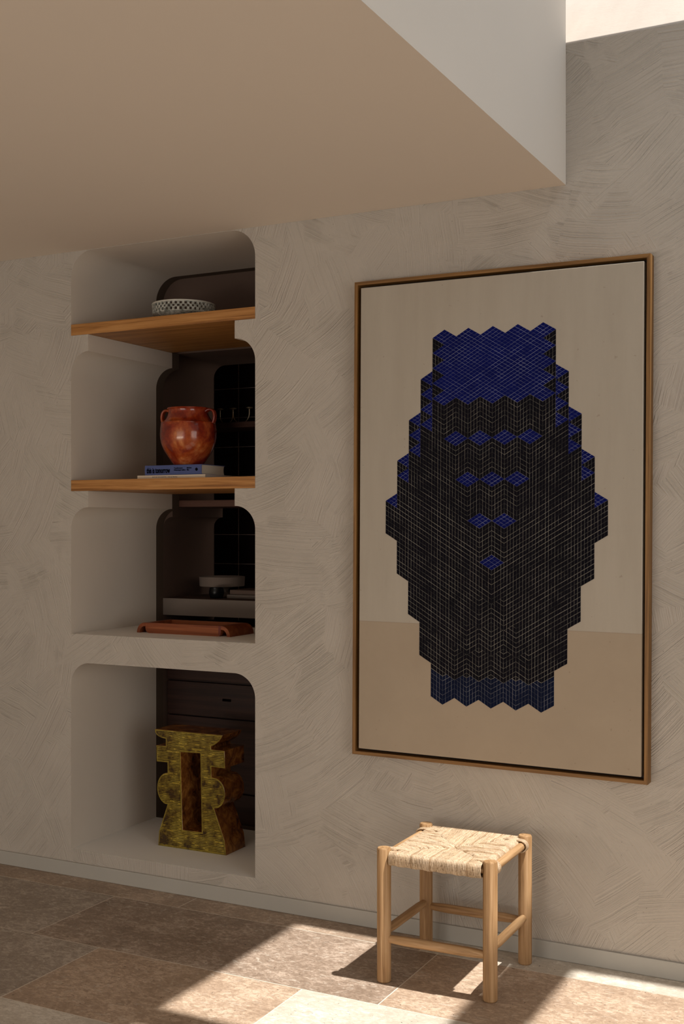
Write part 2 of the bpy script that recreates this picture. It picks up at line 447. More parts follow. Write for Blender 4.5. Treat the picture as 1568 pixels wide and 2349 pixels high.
# ------------------------------------------------------------------ oak shelves
OAK = [(0.20, 0.078, 0.018), (0.39, 0.175, 0.048), (0.52, 0.26, 0.085)]
M_OAKX = wood('oak_shelf', *OAK, 'X', 1.0, .45, 1.0)
def shelf(name, x0, x1, y0, y1, z0, z1, mat, label, group=None):
    bm = bmesh.new(); box(bm, x0, x1, y0, y1, z0, z1, bev=.0012)
    return tag(fin(name, bm, mat, smooth=None), label, 'shelf', group)
shelf('oak_shelf', XL+.0005, XR-.0005, -.0015, D1-.003, Z_S1B+.0005, Z_S1T, M_OAKX, 'thick oak shelf high in the wall niche, holding the openwork dish')
shelf('oak_shelf', XL+.0005, XR-.0005, -.0015, D1-.003, Z_S2B+.0005, Z_S2T, wood('oak_shelf_lower', *OAK, 'X', 1.0, .45, 1.0, 3.1), 'thick oak shelf in the middle of the niche, under the red jar and books')
M_DKW = wood('dark_walnut', (.018, .007, .005), (.032, .012, .008), (.045, .018, .012), 'X', .7, .5)
M_FARSH = wood('far_shelf_wood', (.085, .038, .026), (.11, .05, .034), (.13, .062, .042), 'X', .7, .5)
shelf('wooden_shelf', XL+.0005, XR-.0005, D2+.001, D3-.01, 1.4495, 1.478, M_FARSH, 'dim brown shelf of the second partition, seen through the gap below the middle oak shelf')
shelf('wooden_shelf', -4.2, -1.3, 1.30, 1.5195, 1.8515, 1.8795, M_FARSH, 'dim brown shelf on the dark tiled wall, behind the red jar')

# ------------------------------------------------------------------ walnut drawer cabinet behind the lower niche
cab = empty('drawer_cabinet', (-2.6, .64, .021), 'dark walnut drawer cabinet in shadow behind the lowest niche', 'cabinet')
def child_box(name, parent, mat, x0, x1, y0, y1, z0, z1, bev=.001, label=None):
    bm = bmesh.new(); l = parent.matrix_world.translation if False else Vector(parent.location)
    q_ = parent.parent
    while q_: l = l+Vector(q_.location); q_ = q_.parent
    box(bm, x0-l.x, x1-l.x, y0-l.y, y1-l.y, z0-l.z, z1-l.z, bev=bev)
    o = fin(name, bm, mat, parent, smooth=None)
    if label: o['label'] = label
    return o
child_box('carcass', cab, M_DKW, XL+.002, XR-.002, .655, 1.0, .021, .93)
zs = [(.04, .225), (.231, .540), (.546, .690), (.700, .90)]
for z0, z1 in zs:
    for x0, x1 in ((XL+.006, XR-.006),):
        d = child_box('drawer', cab, M_DKW, x0, x1, .632, .654, z0, z1, .002)
        if z0 == .546:
            bm = bmesh.new(); box(bm, -2.742-cab.location.x, -2.700-cab.location.x, -.0115, -.0082, .617-cab.location.z, .628-cab.location.z, bev=.001)
            fin('finger_pull', bm, plain('black_slot', (.003, .002, .002), .9, spec=0), d, smooth=None)['label'] = 'black finger pull'

# ------------------------------------------------------------------ things on the second partition's ledge
ZL = 1.052
M_CLAY = plain('matt_clay', (.22, .17, .14), .8, .06, 20)
bw = empty('pedestal_bowl', (-2.88, .84, ZL), 'dim beige straight sided pedestal bowl on the ledge behind the niche', 'bowl')
bm = bmesh.new(); lathe(bm, [(0, .045), (.06, .043), (.1, .046), (.1005, .05), (.1025, .088), (.097, .089), (.094, .056), (.06, .051), (0, .051)], 56)
fin('basin', bm, M_CLAY, bw, 40)
bm = bmesh.new(); lathe(bm, [(0, 0), (.052, 0), (.052, .004), (.03, .018), (.028, .03), (.05, .0425), (0, .0425)], 40)
fin('foot', bm, M_CLAY, bw, 40)
bm = bmesh.new(); lathe(bm, [(0, 0), (.024, 0), (.028, .004), (.033, .022), (.033, .032), (.030, .042), (.030, .0475), (.026, .0475), (.026, .012), (0, .012)], 40)
tag(fin('candle_cup', bm, plain('black_glaze', (.006, .006, .007), .3, spec=.25), None, 40, (-2.818, .70, ZL)), 'small black glossy candle cup in front of the pedestal bowl', 'cup')
def book(name, x0, x1, y0, y1, z0, z1, cover, pages, label, cat='book', spine='front', over=.003, hard=True, th=.0018, cat_group=None):
    e = empty(name, ((x0+x1)/2, (y0+y1)/2, z0), label, cat, cat_group)
    l = e.location
    bm = bmesh.new()
    # wrap-round cover: profile in (y, z), spine towards -y, slightly rounded
    zt = z1-z0; yy0, yy1 = y0-l.y, y1-l.y; rr = .003 if hard else .0008
    outer = [(yy1, 0), (yy1, th), (yy0+th+rr, th), (yy0+th, th+rr), (yy0+th, zt-th-rr), (yy0+th+rr, zt-th), (yy1, zt-th), (yy1, zt), (yy0+rr, zt), (yy0+rr*.25, zt-rr*.4), (yy0, zt-rr*1.6), (yy0-(.0012 if hard else 0), zt*.5), (yy0, rr*1.6), (yy0+rr*.25, rr*.4), (yy0+rr, 0)]
    A = [bm.verts.new((x0-l.x, a, b)) for a, b in outer]; B = [bm.verts.new((x1-l.x, a, b)) for a, b in outer]
    n = len(outer)
    for t in tessellate_polygon([[Vector((a, b, 0)) for a, b in outer]]):
        bm.faces.new([A[i] for i in t]); bm.faces.new([B[i] for i in t][::-1])
    for i in range(n): bm.faces.new((A[i], A[(i+1) % n], B[(i+1) % n], B[i]))
    bmesh.ops.recalc_face_normals(bm, faces=bm.faces[:])
    fin('cover', bm, cover, e, 40)
    bm = bmesh.new(); k = 8
    ov = over
    prof = [(yy0+th+.0006+(.0), th+.0002)]+[(yy1-ov-.004*math.sin(PI*i/k), th+.0002+(zt-2*th-.0004)*i/k) for i in range(k+1)]+[(yy0+th+.0006, zt-th-.0002)]
    A = [bm.verts.new((x0-l.x+ov*.6, a, b)) for a, b in prof]; B = [bm.verts.new((x1-l.x-ov*.6, a, b)) for a, b in prof]
    n = len(prof)
    for t in tessellate_polygon([[Vector((a, b, 0)) for a, b in prof]]):
        bm.faces.new([A[i] for i in t]); bm.faces.new([B[i] for i in t][::-1])
    for i in range(n): bm.faces.new((A[i], A[(i+1) % n], B[(i+1) % n], B[i]))
    bmesh.ops.recalc_face_normals(bm, faces=bm.faces[:])
    fin('pages', bm, pages, e, 40)
    return e
def pages_mat(name, col):
    m = NT(name); s_ = m.n('ShaderNodeSeparateXYZ', Vector=m.obj())
    f = m.noise(m.math('MULTIPLY', s_.outputs[2], 2600), 1, 2, .6, '1D')
    m.base(m.mix(f, tuple(c*.72 for c in col), col)); m.rough(.8); return m.m
M_PG = pages_mat('paper_edges', (.62, .56, .47)); M_PG2 = pages_mat('grey_paper_edges', (.50, .47, .46))
book('book', -2.855+.078, -2.63, .72, .9, ZL, 1.068, plain('grey_card', (.19, .155, .13), .7), M_PG, 'thin pale book lying lowest on the dim ledge, right of the candle cup')
book('book', -2.768, -2.62, .73, .89, 1.0685, 1.0885, plain('brown_card', (.12, .075, .055), .7), M_PG, 'brown book lying on top of the thin pale book on the dim ledge')
# brass candle holders on the tiled wall's shelf
M_BRASS = plain('aged_brass', (.85, .68, .46), .42, metal=1.0)
for i, (cx_, half, rot, lab) in enumerate(((-3.129, .0475, 0, 'thin brass U-shaped candle holder on the far shelf, nearer the niche edge'), (-3.2165, .0375, 0, 'thin brass U-shaped candle holder on the far shelf, beside the red jar'))):
    e = empty('candle_holder', (cx_, 1.40, 1.8797), lab, 'candle holder', 'brass candle holders on the far shelf'); e.rotation_euler = (0, 0, math.radians(rot))
    bm = bmesh.new(); r = half
    pts = [(-r, 0, .072), (-r, 0, r+.006)]+[(r*math.cos(math.radians(a)), 0, r+.0022+r*math.sin(math.radians(a))) for a in range(190, 351, 10)]+[(r, 0, r+.006), (r, 0, .072)]
    tube(bm, pts, .0025, 8); fin('arm', bm, M_BRASS, e, 50)
    for s_ in (-1, 1):
        bm = bmesh.new(); lathe(bm, [(0, 0), (.006, 0), (.0165, .004), (.0175, .007), (.014, .0055), (0, .004)], 28, (s_*r, 0, .0722)); fin('drip_cup', bm, M_BRASS, e, 50)

# ------------------------------------------------------------------ openwork dish
m = NT('celadon_glaze'); n_ = m.noise(m.obj(), 70, 4, .6)
m.base(m.ramp(n_, [(.35, (.16, .17, .15)), (.5, (.36, .37, .33)), (.65, (.55, .55, .50))])); m.rough(.16)
dish = empty('openwork_dish', (-2.650, .21, Z_S1T), 'grey-green glazed round dish with pierced lattice sides on the upper oak shelf', 'dish')
bm = bmesh.new()
N = 40; R0, R1 = .1205, .1235
lev = [0.008, .019, .022, .034, .037, .049, .052, .064, .067]
def dr(z): return R0+(R1-R0)*min(1, z/.076)
Nn = N*4
def pv(k, z, r): a = 2*PI*(k % Nn)/Nn; return (r*math.cos(a), r*math.sin(a), z)
th_ = .008
cache = {}
def gv(k, li, side):
    key = (k % Nn, li, side)
    if key not in cache: cache[key] = bm.verts.new(pv(k, lev[li], dr(lev[li])-(th_ if side else 0)))
    return cache[key]
solid = {(k, li): True for k in range(Nn) for li in range(len(lev)-1)}
# three rows of staggered openings
lev[:] = [.038, .0415, .0515, .0535, .0610, .0630, .0715, .0745, .0765]
for k in range(Nn):
    for li, sh in ((1, 0), (3, 2), (5, 0)):
        if (k+sh) % 4 in (0, 1): solid[(k, li)] = False
for (k, li), s_ in solid.items():
    if not s_: continue
    bm.faces.new((gv(k, li, 0), gv(k+1, li, 0), gv(k+1, li+1, 0), gv(k, li+1, 0)))
    bm.faces.new((gv(k, li+1, 1), gv(k+1, li+1, 1), gv(k+1, li, 1), gv(k, li, 1)))
    for (kk, ll, e0, e1) in ((k-1, li, (k, li+1), (k, li)), (k+1, li, (k+1, li), (k+1, li+1)), (k, li-1, (k, li), (k+1, li)), (k, li+1, (k+1, li+1), (k, li+1))):
        kk %= Nn
        if ll < 0 or ll > len(lev)-2 or not solid.get((kk, ll), False):
            bm.faces.new((gv(*e0, 1), gv(*e1, 1), gv(*e1, 0), gv(*e0, 0)))
bmesh.ops.recalc_face_normals(bm, faces=bm.faces[:])
o = fin('lattice_wall', bm, m.m, dish, 30)
b_ = o.modifiers.new('soft', 'BEVEL'); b_.width = .0009; b_.segments = 2; b_.limit_method = 'ANGLE'
bm = bmesh.new(); lathe(bm, [(.1155, .0745), (.1238, .0745), (.1248, .0775), (.1232, .0800), (.1185, .0800), (.1155, .078)], 96, closed=True)
fin('rim', bm, plain('worn_pale_glaze', (.58, .57, .51), .25, .15, 60), dish, 60)
bm = bmesh.new(); lathe(bm, [(0, 0), (.070, 0), (.072, .006), (.092, .018), (.112, .030), (.1222, .0375), (.1222, .0410), (.113, .0410), (.1, .032), (0, .020)], 96)
fin('base', bm, m.m, dish, 40)

# ------------------------------------------------------------------ books and jar on the middle oak shelf
M_BLUE = plain('blue_cloth_cover', (.060, .085, .235), .65, .10, 300)
M_CREAM = plain('cream_card_cover', (.70, .585, .45), .6, .04, 60)
b1 = book('book', -2.7525, -2.4415, .048, .285, Z_S2T, 1.5605, M_CREAM, M_PG2, 'thin cream paperback lying on the oak shelf under the blue book', over=.001, hard=False, th=.0012)
b2 = book('book', -2.7185, -2.459, .050, .212, 1.561, 1.5985, M_BLUE, M_PG, 'thick blue book with black spine lettering lying under the red jar', over=.004)
M_INK = plain('black_ink', (.004, .004, .006), .9, spec=0)
M_INK2 = plain('brown_ink', (.12, .08, .05), .6)
text_mesh('spine_title', 'this is tomorrow', (-2.7085, .0478, 1.5690), .030, M_INK, b2, .52, .97, .0007)
text_mesh('spine_subtitle', 'Transformation\nWhitechapel Gallery', (-2.583, .0478, 1.5835), .0078, M_INK, b2, .82, .95, .0001)
text_mesh('spine_authors', 'Banham\nBlaz', (-2.524, .0478, 1.5835), .0078, M_INK, b2, .85, .95, .0001)
bm = bmesh.new()
rim_ = [(-2.4805+.0055*math.cos(a*PI/12)*(1.0), 1.5795+.0055*math.sin(a*PI/12)*(1.22 if a % 6 == 0 and a in (6, 18) else 1)) for a in range(24)]
sl = [(-2.4820, 1.5765), (-2.4812, 1.5765), (-2.4790, 1.5825), (-2.4798, 1.5825)]
l_ = b2.location
poly_plate(bm, [(a-l_.x, b-l_.z) for a, b in rim_], [[(a-l_.x, b-l_.z) for a, b in sl]], .0476-l_.y, .0480-l_.y, 0, 0, False)
fin('spine_emblem', bm, M_INK, b2, None)
text_mesh('spine_title', "SHUT UP / I'M COUNTING - a film by Della Best", (-2.683, .0478, 1.5515), .0062, M_INK2, b1, .92, 1, 0, .00015)

m = NT('red_glazed_earthenware')
p = m.obj(); n1 = m.noise(m.vm('MULTIPLY', p, (1, 1, .8)), 11, 4, .6, '3D', .5); n2 = m.noise(p, 80, 3, .6)
c = m.ramp(n1, [(.34, (.10, .006, .003)), (.47, (.22, .021, .006)), (.58, (.36, .072, .017)), (.68, (.52, .18, .055))])
c = m.mix(1.0, c, m.ramp(n2, [(.3, .8), (.7, 1.1)]), 'MULTIPLY')
m.base(c); m.rough(m.ramp(n1, [(.4, .09), (.7, .2)])); m.bump(m.math('ADD', m.math('MULTIPLY', n1, .7), m.math('MULTIPLY', n2, .05)), .25, .004)
m.b.inputs['Coat Weight'].default_value = .15; m.b.inputs['Coat Roughness'].default_value = .05
M_JAR = m.m
k_ = .000321
jar = empty('two_handled_jar', (-2.573, .130, 1.5988), 'glossy red-brown earthenware jar with two loop handles standing on the blue book', 'jar')
prof = [(0, 862), (166, 862), (176, 852), (212, 800), (250, 742), (278, 700), (306, 645), (324, 590), (334, 535), (337, 480), (333, 425), (327, 380), (324, 368), (328, 361), (322, 353), (313, 351), (300, 340), (282, 325), (262, 298), (246, 268), (237, 240), (234, 215), (238, 200), (250, 190), (253, 182), (248, 177), (236, 180), (222, 195), (216, 220), (228, 262), (262, 320), (304, 380), (316, 480), (306, 560), (270, 660), (200, 780), (150, 840), (0, 845)]
bm = bmesh.new(); lathe(bm, [(r*k_, (862-z)*k_) for r, z in prof], 96)
fin('body', bm, M_JAR, jar, 32)
for a0 in (9.5, 189.5):
    bm = bmesh.new(); ca, sa = math.cos(math.radians(a0)), math.sin(math.radians(a0))
    path = [(226, 225), (256, 205), (292, 200), (322, 215), (338, 245), (342, 285), (336, 325), (322, 362)]
    # smooth the path
    pp = []
    for i in range(len(path)-1):
        p0, p1, p2, p3 = path[max(i-1, 0)], path[i], path[i+1], path[min(i+2, len(path)-1)]
        for t in (0, .25, .5, .75):
            pp.append(tuple(.5*((2*p1[j])+(-p0[j]+p2[j])*t+(2*p0[j]-5*p1[j]+4*p2[j]-p3[j])*t*t+(-p0[j]+3*p1[j]-3*p2[j]+p3[j])*t**3) for j in (0, 1)))
    pp.append(path[-1])
    for s_ in (-1, 0, 1):
        w_ = s_*.0072
        tube(bm, [(r*k_*ca-w_*sa, r*k_*sa+w_*ca, (862-z)*k_+.0005*(1-abs(s_))) for r, z in pp], .0047, 10)
    fin('handle', bm, M_JAR, jar, 60)

# ------------------------------------------------------------------ wooden tray
TY0, TY1 = .163, .335
M_TRAY = wood('red_stained_wood', (.10, .016, .006), (.20, .048, .014), (.31, .095, .032), 'X', .55, .42, .8)
M_TRED = plain('red_lacquer_stripe', (.13, .016, .008), .4)
tray = empty('wooden_tray', (-2.61, (TY0+TY1)/2, Z_F3), 'red-brown wooden tray with curled scroll ends on the white niche floor', 'tray')
bm = bmesh.new()
ty = tray.location.y; H_ = .0405
xa, xb = -2.800+2.61, -2.447+2.61
out = [(xa+.018, 0), (xb-.014, 0)] + [(xb-.014+.014*math.sin(t), .014-.014*math.cos(t)) for t in (.5, 1.0, 1.57)] + [(xb, H_), (xa, H_)] + [(xa+.018-.018*math.sin(t), .018-.018*math.cos(t)) for t in (1.57, 1.0, .5)]
# trough: floor slab, long sides and ends
poly_plate(bm, out, [], TY0-ty, TY0-ty+.012, 0, 0)
poly_plate(bm, out, [], TY1-ty-.012, TY1-ty, 0, 0)
base_ = [(x, min(z, .012)) for x, z in out]
box(bm, xa+.018, xb-.014, TY0-ty+.012, TY1-ty-.012, .0, .011)
for sgn, xe in ((-1, xa), (1, xb)):
    inn = xe-sgn*.012
    bx0, bx1 = sorted((xe, inn)); box(bm, bx0, bx1, TY0-ty+.0119, TY1-ty-.0119, .012, H_)
fin('tray_body', bm, M_TRAY, tray, 35)
for sgn, xe in ((-1, xa), (1, xb)):
    bm = bmesh.new(); R2, R1_ = .0385, .024
    wd_ = .037; cx2 = xe
    o2 = [(cx2+sgn*(.004+wd_*math.sin(t)), .0+.0405*math.cos(t)) for t in [i*PI/2/12 for i in range(13)]]
    i2 = [(cx2+sgn*(.004+.023*math.sin(t)), .0+.0262*math.cos(t)) for t in [i*PI/2/12 for i in range(12, -1, -1)]]
    pl = [(cx2+sgn*.0003, .0405)]+o2+i2+[(cx2+sgn*.0003, .0262)]
    pl = [(a, b+.0) for a, b in pl]
    if sgn > 0: pl = pl[::-1]
    poly_plate(bm, pl, [], TY0-ty-.0005, TY1-ty+.0005, 0, 0)
    bmesh.ops.recalc_face_normals(bm, faces=bm.faces[:])
    fin('scroll_handle', bm, M_TRAY, tray, 35)
bm = bmesh.new(); box(bm, xb-.011, xb-.0005, TY0-ty-.0008, TY0-ty-.0001, .006, H_+.0002)
fin('stripe', bm, M_TRED, tray, None)['label'] = 'dark red lacquered stripe'

# ------------------------------------------------------------------ ceramic sculptural stool in the lowest niche
sc_prof = [(-.1785, .4585), (-.1765, .4455), (-.170, .4370), (-.160, .4310), (-.1455, .4262), (-.1257, .4240), (-.1255, .3960), (-.1715, .3950), (-.1690, .3312), (-.1170, .3318), (-.1165, .2905)]
sc_prof += [(-.1165-.0505*math.sin(t)**1.0*1.0, .228+.0625*math.cos(t)) for t in [i*PI/14 for i in range(1, 14)]]
sc_prof += [(-.1175, .1665), (-.158, .0560), (-.1620, .0), (.1565, .0), (.1500, .0550), (.1010, .1745)]
sc_prof += [(.1010+.0505*math.sin(t), .2335-.0590*math.cos(t)) for t in [i*PI/14 for i in range(1, 14)]]
sc_prof += [(.0890, .2935), (.0890, .3335), (.1515, .3330), (.1495, .4000), (.0875, .4008), (.0870, .4120), (.1060, .4215), (.1230, .4340), (.1340, .4470), (.1400, .4595)]
slot = [(-.0541, .3775), (-.0450, .0748), (.0440, .0760), (.0370, .3812)]
sc_prof = sc_prof[::-1]
def inset(poly, d):
    n = len(poly); out_ = []
    ar = sum(poly[i][0]*poly[(i+1) % n][1]-poly[(i+1) % n][0]*poly[i][1] for i in range(n)); sg = 1 if ar > 0 else -1
    for i in range(n):
        p0, p1, p2 = Vector(poly[i-1]), Vector(poly[i]), Vector(poly[(i+1) % n])
        d1 = (p1-p0).normalized(); d2 = (p2-p1).normalized()
        n1 = Vector((-d1.y, d1.x))*sg; n2 = Vector((-d2.y, d2.x))*sg
        b = (n1+n2); b = b/max(.6, b.length**2/2) if b.length > 1e-6 else n1
        q = p1+b*d; out_.append((q.x, q.y))
    return out_
m = NT('amber_glaze'); p = m.obj(); n1 = m.noise(p, 26, 3, .6, '3D', 1.2); n2 = m.noise(p, 9, 2, .5)
m.base(m.ramp(m.math('ADD', m.math('MULTIPLY', n1, .6), m.math('MULTIPLY', n2, .4)), [(.36, (.055, .015, .004)), (.5, (.20, .068, .014)), (.62, (.36, .15, .032))]))
m.rough(.15); m.bump(n1, .6, .006); M_AMB = m.m
m = NT('olive_glaze'); n1 = m.noise(m.obj(), 30, 3, .6)
m.base(m.ramp(n1, [(.3, (.11, .075, .009)), (.6, (.25, .185, .022)), (.72, (.36, .28, .06))])); m.rough(.2); M_OLV = m.m
m = NT('olive_scored_glaze')
p = m.obj(); s_ = m.n('ShaderNodeSeparateXYZ', Vector=p)
zz = m.math('ADD', s_.outputs[2], m.math('MULTIPLY', m.noise(p, 22, 3, .6), .009))
rowf = m.math('DIVIDE', zz, .0061); rown = m.math('FLOOR', rowf); fr = m.math('FRACT', rowf)
wn = m.n('ShaderNodeTexWhiteNoise', {'noise_dimensions': '1D'}, W=rown).outputs[0]
dash = m.noise(m.n('ShaderNodeCombineXYZ', X=m.math('MULTIPLY', s_.outputs[0], 26), Y=m.math('MULTIPLY', rown, 7.3)).outputs[0], 1, 2, .5, '2D')
line = m.math('LESS_THAN', m.math('ABSOLUTE', m.math('SUBTRACT', fr, .5)), m.math('MULTIPLY_ADD', dash, .36, .04))
line = m.math('MULTIPLY', line, m.math('GREATER_THAN', dash, .34))
tick = m.math('LESS_THAN', m.math('FRACT', m.math('DIVIDE', m.math('ADD', s_.outputs[0], m.math('MULTIPLY', s_.outputs[2], .5)), .0042)), .3)
tick = m.math('MULTIPLY', tick, m.math('MULTIPLY', m.math('GREATER_THAN', wn, .72), m.math('GREATER_THAN', dash, .52)))
g = m.math('MAXIMUM', line, tick)
blot = m.noise(p, 22, 3, .6)
cc = m.ramp(blot, [(.36, (.07, .035, .006)), (.49, (.26, .18, .019)), (.66, (.40, .30, .04))])
m.base(m.mix(m.math('MULTIPLY', g, .88), cc, (.018, .009, .004))); m.rough(.24)
m.bump(m.math('SUBTRACT', 1.0, g), .8, .0012); M_SCO = m.m
sy0, sy1 = .195, .334
sculp = empty('ceramic_side_table', (-2.6, (sy0+sy1)/2, Z_F4), 'olive and amber glazed ceramic side table with tall slot in the lowest niche', 'side table')
bm = bmesh.new(); hy = (sy1-sy0)/2
poly_plate(bm, sc_prof, [slot], -hy, hy, 0, 1, True)
o = fin('body', bm, [M_OLV, M_AMB], sculp, 35)
b_ = o.modifiers.new('soft', 'BEVEL'); b_.width = .002; b_.segments = 3; b_.limit_method = 'ANGLE'; b_.angle_limit = math.radians(40)
bm = bmesh.new(); poly_plate(bm, inset(sc_prof, .0062), [inset(slot, -.0062)], -hy-.0012, -hy+.001, 0, 0, False)
fin('scored_panel', bm, M_SCO, sculp, 35)['label'] = 'olive front face scored with fine dark lines'

# ------------------------------------------------------------------ framed painting
PC = Vector((-1.2825, -.035, 1.391))
pic = empty('framed_painting', (-1.2825, -.0005, 1.391), 'large oak-framed painting of a blue and black isometric tower on beige', 'painting')
pic.rotation_euler = (0, .0057, 0)
FW, FH, FT, FD = .497, .800, .0115, .044
OAKF = [(.13, .058, .014), (.215, .105, .028), (.30, .155, .048)]
fm = {'X': wood('frame_oak_rail', *OAKF, 'X', 1, .5), 'Z': wood('frame_oak_stile', *OAKF, 'Z', 1, .5)}
def framebar(pts, ax):
    bm = bmesh.new(); A = [bm.verts.new((a, -FD, b)) for a, b in pts]; B = [bm.verts.new((a, 0, b)) for a, b in pts]
    bm.faces.new(A); bm.faces.new(B[::-1])
    for i in range(4): bm.faces.new((A[i], B[i], B[(i+1) % 4], A[(i+1) % 4]))
    bmesh.ops.recalc_face_normals(bm, faces=bm.faces[:])
    o = fin('frame_rail' if ax == 'X' else 'frame_stile', bm, fm[ax], pic, None)
W_, H2, t_ = FW, FH, FT
framebar([(-W_, H2), (W_, H2), (W_-t_, H2-t_), (-W_+t_, H2-t_)], 'X')
framebar([(-W_, -H2), (W_, -H2), (W_-t_, -H2+t_), (-W_+t_, -H2+t_)], 'X')
framebar([(-W_, -H2), (-W_, H2), (-W_+t_, H2-t_), (-W_+t_, -H2+t_)], 'Z')
framebar([(W_, -H2), (W_, H2), (W_-t_, H2-t_), (W_-t_, -H2+t_)], 'Z')
bm = bmesh.new(); box(bm, -W_+t_, W_-t_, -.008, -.001, -H2+t_, H2-t_)
fin('backing_board', bm, plain('black_brown_backing', (.018, .009, .006), .7), pic, None)
# canvas
CW, CH, COX = .4747, .778, .003
m = NT('beige_canvas_paint'); p = m.obj(); s_ = m.n('ShaderNodeSeparateXYZ', Vector=p)
up = m.math('GREATER_THAN', s_.outputs[2], m.math('MULTIPLY_ADD', m.noise(p, 12, 2, .5), .002, -.3475))
na = m.noise(m.vm('MULTIPLY', p, (9, 1, 1.2)), 1.6, 5, .62); nb = m.noise(p, 5, 4, .6)
cu_ = m.mix(na, (.36, .315, .255), (.45, .405, .34)); cl_ = m.mix(nb, (.33, .262, .19), (.40, .325, .24))
ln = m.math('LESS_THAN', m.math('ABSOLUTE', m.math('ADD', s_.outputs[2], .3465)), .0011)
c = m.mix(m.math('MULTIPLY', ln, .3), m.mix(up, cl_, cu_), (.18, .13, .09))
c = m.mix(m.math('MULTIPLY', m.ramp(m.noise(p, 60, 2, .5), [(.24, 1.0), (.27, 0.0)]), .35), c, (.2, .15, .1))
m.base(c); m.rough(.7); m.bump(m.noise(p, 500, 2, .5), .15, .0008); M_CANV = m.m
def grid_mat(name, base_lo, base_hi, line_c, floor_):
    m = NT(name); uv = m.n('ShaderNodeUVMap'); uv.uv_map = 'grid'; s_ = m.n('ShaderNodeSeparateXYZ', Vector=uv.outputs[0]); p = m.obj()
    res = None
    for k, (a, b) in enumerate(((0, 1), (1, 0))):
        co = s_.outputs[a]
        d = m.math('PINGPONG', m.math('ADD', co, m.math('MULTIPLY', m.math('SUBTRACT', m.noise(p, 14, 1, .5), .5), .10)), .5)
        ln = m.math('LESS_THAN', d, .043)
        idx = m.math('ROUND', co)
        wn = m.n('ShaderNodeTexWhiteNoise', {'noise_dimensions': '1D'}, W=m.math('ADD', idx, 31.7*k)).outputs[0]
        seg = m.noise(m.vm('ADD', m.vm('MULTIPLY', p, (26, 26, 26)), (k*9.1, 0, 0)), 1, 3, .7)
        seg = m.ramp(m.math('ADD', seg, m.math('MULTIPLY', m.math('SUBTRACT', wn, .5), .28)), [(.36, floor_), (.78, 1.0)])
        v = m.math('MULTIPLY', ln, seg)
        res = v if res is None else m.math('MAXIMUM', res, v)
    bc = m.mix(m.noise(p, 9, 3, .6), base_lo, base_hi)
    m.base(m.mix(res, bc, line_c)); m.rough(.8); m.b.inputs['Specular IOR Level'].default_value = .06
    return m.m
M_TOP = grid_mat('blue_gridded_paint', (.002, .003, .048), (.005, .009, .12), (.27, .30, .46), .14)
M_SD = grid_mat('black_gridded_paint', (.0035, .0035, .006), (.007, .006, .010), (.30, .285, .25), .09)
M_SDB = grid_mat('navy_gridded_paint', (.004, .006, .018), (.006, .010, .035), (.26, .27, .30), .12)
bm = bmesh.new(); uvl = bm.loops.layers.uv.new('grid')
dz = -.0465
box(bm, -CW+COX, CW+COX, dz+.0003, -.012, -CH, CH, 0, .0018)
for f_ in bm.faces: f_.material_index = 0
U, Q, HH, Y0, CX = .04157, .02482, .10845, .4924, -.0010
def quad(pts, uvs, y, mi):
    f = bm.faces.new([bm.verts.new((CX+a, y, b)) for a, b in pts]); f.material_index = mi
    for l, uv_ in zip(f.loops, uvs): l[uvl].uv = uv_
cells = [(i, j) for i in range(-4, 5) for j in range(-4, 5)]
cells.sort(key=lambda c_: c_[0]+c_[1])
for i, j in cells:
    a, s = i-j, i+j
    mm = max(abs(a), abs(s)); tier = max(0, mm-4)
    zt, zb = Y0-tier*HH, Y0-(9-tier)*HH
    y = dz - .00004*(s+9)
    cy = -s*Q
    top = [(a*U, zt+cy-Q), ((a+1)*U, zt+cy), (a*U, zt+cy+Q), ((a-1)*U, zt+cy)]
    i4, j4 = i*4, j*4
    quad(top, [(i4+4, j4+4), (i4+4, j4), (i4, j4), (i4, j4+4)], y, 1)
    n6 = 7*(9-2*tier); z6 = tier*7
    nav = 3 if tier == 0 else 2
    ztf, zbf = zt+cy, zb+cy
    # left face then right face; the lowest storey of the front columns is navy
    def side(x0, x1, d0, d1, ua, ub):
        cut = zbf+HH*.85
        for za, zc, mi in (((ztf, cut, 2), (cut, zbf, nav))):
            va, vc = z6+(ztf-za)/HH*7, z6+(ztf-zc)/HH*7
            quad([(x0, zc+d0), (x1, zc+d1), (x1, za+d1), (x0, za+d0)], [(ua, vc), (ub, vc), (ub, va), (ua, va)], y, mi)
    side((a-1)*U, a*U, 0, -Q, i4, i4+4)
    side(a*U, (a+1)*U, -Q, 0, j4+4, j4)
fin('canvas', bm, [M_CANV, M_TOP, M_SD, M_SDB], pic, None)

